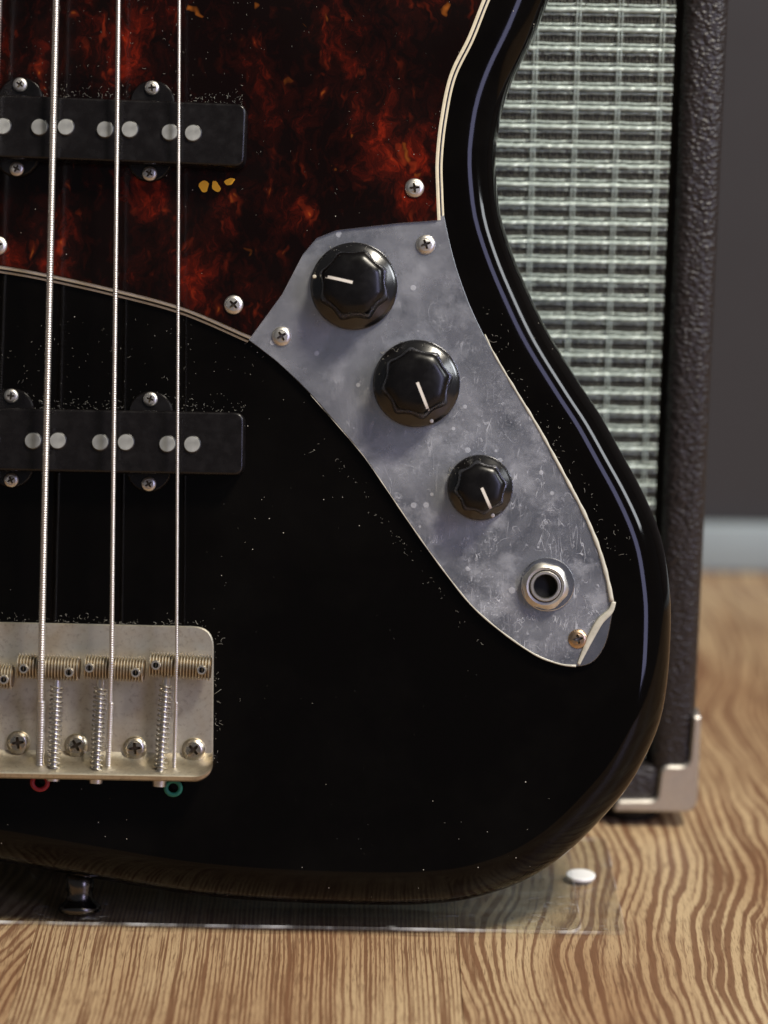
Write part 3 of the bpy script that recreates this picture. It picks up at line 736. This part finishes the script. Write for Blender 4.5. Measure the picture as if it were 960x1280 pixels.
# pickups
def pickup(corners, w0, ztop, poles, ears):
    o2 = gl(fillet(corners, [13, 13, 13, 13], 7), ztop)
    P = MB(); b = 3.0 * S
    loft(P, o2, [(-0.6 * S, lz(w0)), (0, lz(w0 + 1)), (0, lz(ztop) - b)] + [(b * (1 - math.cos(t)), lz(ztop) - b + b * math.sin(t)) for t in np.linspace(0.2, PI / 2, 5)])
    pk = P.build('pickup', M['pickup'], bass, angle=60)
    for x, y, up in ears:
        wz = w0 + 1.8
        ol = [np.array(g(x + 28 * math.cos(a), y + up * (17 - 27 * math.sin(a)), wz)[:2]) for a in np.linspace(0, PI, 24)]
        ol += [np.array(g(x + d_, y + up * 26, wz)[:2]) for d_ in (-28, 28)]
        E = MB(); loft(E, ol, [(0, lz(w0 + 0.05)), (0, lz(wz) - 0.0005), (0.0005, lz(wz))])
        E.build('mounting_ear', M['pickup'], pk, angle=50)
        screw('screw_small', pk, x, y, wz + 0.15, random.uniform(0, 1.5))
    for k, (x, y) in enumerate(poles):
        Q = MB(); Q.lathe([(10 * S, -0.002), (10 * S, 0.0003), (9.3 * S, 0.0006)], (0, 0, 0), 26)
        Q.build('pole_piece', M['pole'], pk, loc=g(x, y, ztop + 0.1), angle=40)
        Q = MB(); Q.rings([[Vector((r * math.cos(a), r * math.sin(a), z)) for a in np.linspace(0, 2 * PI, 26, endpoint=False)] for r, z in ((11.4 * S, -0.0001), (11.2 * S, 0.00006), (10.0 * S, 0.00005))], False, False)
        Q.build('pole_rim', M['black_ply'], pk, loc=g(x, y, ztop))
    return pk
pickup([(-112, 114), (308, 130), (305, 208), (-112, 192)], 2.3, 10.0,
       [(-66, 155), (-33, 156), (3, 158), (49, 159), (82, 159), (131, 162), (162, 162), (212, 165.5), (241, 166.5)][1:], [(25, 106, 1), (190, 110, 1), (21, 211, -1), (187, 217, -1)])
pickup([(-112, 508), (305, 515.5), (304, 594), (-112, 586)], 0.0, 7.5,
       [(-42, 549), (-11, 549), (41, 551), (72, 551), (125, 553), (157, 553), (209, 555), (240, 555.5)], [(14, 495, 1), (188, 499, 1), (14, 600, -1), (186, 605, -1)])

# bridge: plate with a raised rear lip
def sl(x): return (x - 95) * 0.018
bp = fillet([(-77, 946), (-77, 776), (267, 783.5), (266, 952)], [0, 26, 26, 0], 8)
P = MB(); loft(P, gl(bp, 2), [(0, lz(0.02)), (0, lz(1.5)), (1.6 * S, lz(1.9))])
bridge = P.build('bridge', M['nickel'], bass, angle=40)
prof = [(938, 1.7), (944, 2.2), (950, 3.4), (956, 5.4), (967, 10.5), (970, 10.9), (974.5, 10.6), (976, 9.9), (964, 4.0), (956, 1.2), (948, 0.1), (938, 0.1)]
P = MB(); rs = []
xs_ = list(np.linspace(-77, 240, 30)) + list(266 - 26 * (1 - np.sin(np.linspace(0, PI / 2, 12)))) 
for x in xs_:
    d = max(0.0, (x - 242) / 24); cut = 22 * (1 - math.sqrt(max(0.0, 1 - min(1, d) ** 2)))
    rs.append([g(x, y + sl(x) - 1.5 - cut * max(0, (y - 940) / 36), w) for y, w in prof])
P.rings(rs); P.build('rear_lip', M['lip'], bridge, angle=40)
for x, y, rz in ((-49, 925, 0.2), (23, 928, 0.12), (95.5, 931.5, 0.5), (169, 935, 0.1), (242, 937, 0.75)):
    screw('screw_bridge', bridge, x, y, 2.4, rz)
WS = 8.0                                            # height of the saddle barrels' axis
sad = [(-58, 841, 17, 846, -45, 4.7, 844, 849.5), (22, 832, 100, 836, 29.5, 86, 836, 840.5), (106, 833, 181, 837.5, 111.6, 169.4, 835, 841), (187, 830, 264, 835, 194.7, 252, 831.5, 837.5)]
for x0, y0, x1, y1, gx0_, gx1_, gy0, gy1 in sad:
    a, b = g(x0, y0, WS), g(x1, y1, WS); ln = (b - a).length; n = int(ln / (2.9 * S)); path, rad = [], []
    n = int(ln / (3.7 * S)); P = MB(); P.tube([a, b], 12.6 * S, 20, mi=1)  # core tube darker and browner than the thread ridges
    for k in range(n):
        P.tube([a.lerp(b, (k + f_) / n) for f_ in (0.02, 0.28, 0.52, 0.78)], [12.7 * S, 15.8 * S, 15.8 * S, 12.7 * S], 20, cap=False)
    P.build('saddle', [M['saddle'], M['thread_groove']], bridge, angle=60)
    for gx, gy in ((gx0_, gy0), (gx1_, gy1)):
        P = MB(); sg = 20
        rg = lambda r, z: [Vector((r * S * math.cos(2 * PI * i / sg), r * S * math.sin(2 * PI * i / sg), z)) for i in range(sg)]
        P.rings([rg(6.2, -0.004), rg(6.2, 0.0), rg(5.2, 0.0005), rg(3.6, 0.0005)], True, False)
        P.rings([rg(3.6, 0.0005), rg(3.2, -0.0010)], False, True, mi=1)
        P.build('height_screw', [M['steel'], M['dark']], bridge, loc=g(gx, gy, WS + 3.9), angle=40)
for x0, y0, x1, y1 in ((-14, 856, -19, 960), (71.5, 846, 67, 962), (126, 848, 120.5, 965), (208, 844, 200, 969)):
    a, b = g(x0, y0, WS - 0.6), g(x1, y1, 7.6); ln = (b - a).length
    path, rad = [], []; n = int(ln / (2.2 * S))
    for k in range(n + 1):
        path.append(a.lerp(b, k / n)); rad.append((4.9 if k % 2 else 4.0) * S)
    h0 = b + (b - a).normalized() * 6 * S; h1 = b + (b - a).normalized() * 14 * S
    path += [h0, h0, h1]; rad += [4.5 * S, 9 * S, 8.2 * S]
    P = MB(); P.tube(path, rad, 14); P.build('intonation_screw', M['steel'], bridge, angle=50)
    t = (b - a).normalized(); u = t.cross(Vector((0, 0, 1))).normalized(); v = u.cross(t)
    turns = 18; N = turns * 14; a2 = a.lerp(b, 0.10)
    P = MB(); P.tube([a2.lerp(b, k / N) + (u * math.cos(2 * PI * k / 14) + v * math.sin(2 * PI * k / 14)) * (7.3 * S) for k in range(N + 1)], 1.35 * S, 6, up=t)
    P.build('spring', M['spring'], bridge)

# strings: wound, over the saddles and down to the lip
def string(x_top, x_sad, ysad, x_end, yend, r, pitch, silk):
    y0 = -40; q = []
    sadw = WS + 3.6 + r * 0.22
    q.append(((x_top + (x_top - x_sad) * 1.15), -980, 13.0, r)); q.append((x_top - (x_sad - x_top) * 0.05, y0, 14.2, r))
    L = ysad - y0; n = int(L / pitch)
    for k in range(n):
        for fr, m in ((0.0, 0.74), (0.30, 1.06), (0.70, 1.06)):
            t = (k + fr) / n
            q.append((x_top + (x_sad - x_top) * (t * (L / ysad) - 40 / ysad), y0 + L * t, 14.2 + (sadw - 14.2) * t, r * m))
    L2 = yend - ysad; n = int(L2 / pitch); over = 0.38
    for k in range(n + 1):
        for fr, m in ((0.0, 0.74), (0.30, 1.06), (0.70, 1.06)):
            t = min(1, (k + fr) / n); e = t * t * (3 - 2 * t) * 0.35 + t * 0.65
            big = 1.0 if t < over else 1.22 + 0.06 * math.sin(k * 1.1)
            q.append((x_sad + (x_end - x_sad) * t + (0.9 if t > over else 0), ysad + L2 * t, sadw + (6.3 - sadw) * e, r * m * big))
    P = MB(); P.tube([g(a, b, c) for a, b, c, _ in q], [d * S for *_, d in q], 12)
    s = P.build('string', M['string'], bass)
    if silk:
        c = g(x_end + silk[2], silk[1], 4.5); Rr, rr_ = silk[3] * S, 3.0 * S; P = MB(); rs = []
        for i in range(29):
            A = 2 * PI * (i % 28) / 28
            rs.append([c + Vector(((Rr + rr_ * math.cos(t)) * math.cos(A), (Rr + rr_ * math.cos(t)) * 0.95 * math.sin(A), rr_ * math.sin(t))) for t in np.linspace(0, 2 * PI, 10, endpoint=False)])
        P.rings(rs, False, False); o = P.build('ball_end', M[silk[0]], s); o['label'] = silk[0] + ' wrapped string ball end'
string(-3, -33, 838, -34, 955, 5.6, 3.4, None)
string(70, 51.5, 826, 49, 957, 4.1, 3.1, ('red', 978, 1, 9.5))
string(148, 139.3, 828, 134, 961, 2.9, 2.9, None)
string(224, 220.8, 825, 216.5, 965, 2.05, 2.6, ('green', 985, 0, 9))

# dust and lint gathered round the pickups, bridge and plate
P = MB()
def lint(x, y, w, L, r):
    a = random.uniform(0, 2 * PI); c = random.uniform(-1.2, 1.2); pts = []
    x2, y2 = x, y
    for k in range(4):
        pts.append(g(x2, y2, w + 0.05 + 0.25 * random.random() * (L > 2)))
        x2 += L / 3 * math.cos(a); y2 += L / 3 * math.sin(a); a += c
    P.tube(pts, r * S, 3)
def area(n, x0, x1, y0, y1, w, fy=None, Lm=3.0, rm=0.35):
    for _ in range(n):
        x, y = random.uniform(x0, x1), random.uniform(y0, y1)
        if fy: y = fy(x) - abs(random.gauss(0, 1)) * (y1 - y0)
        lint(x, y, w, min(6, random.expovariate(1.7 / Lm) + 0.4), random.uniform(0.4, 1.2) * rm)
area(190, 0, 305, 0, 7, 2.35, lambda x: 118 + x * 0.038)
area(190, 0, 305, 0, 9, 0.0, lambda x: 511 + x * 0.018)
area(110, 0, 330, 400, 508, 0.0, None, 2.2, 0.3)
area(110, 0, 330, 0, 118, 2.35, None, 2.2, 0.3)
area(60, 300, 550, 0, 270, 2.35, None, 1.6, 0.28)
area(120, 0, 262, 0, 5, 0.0, lambda x: 777 + x * 0.025)
for _ in range(30): lint(268 + abs(random.gauss(0, 4)), random.uniform(790, 960), 0, random.expovariate(0.4) + 0.6, 0.32)
for _ in range(80):
    t = random.random(); x, y = 590 + 165 * t, 400 + 300 * t ** 1.05
    lint(x + 8 + abs(random.gauss(0, 14)), y + random.gauss(0, 12), 0, random.expovariate(0.5) + 0.4, 0.3)
for _ in range(60):
    t = random.random(); x, y = 420 + 200 * t, 540 + 260 * t
    lint(x - 14 - abs(random.gauss(0, 8)), y + 8, 0, random.expovariate(0.6) + 0.4, 0.25)
area(45, 280, 620, 600, 1060, 0.0, None, 0.8, 0.22)
for cx, cy, R in ((442.5, 358, 54.5), (520.6, 479.6, 54.5), (600, 609.5, 41)):
    for _ in range(26):
        a = random.uniform(0.2, PI - 0.2); q = R * random.uniform(0.86, 1.08)
        lint(cx + q * math.cos(a), cy - q * math.sin(a), 4.2 if q < R else 1.9, random.expovariate(0.7) + 0.4, 0.4)
tag(P.build('dust', M['dust'], bass), kind='stuff')
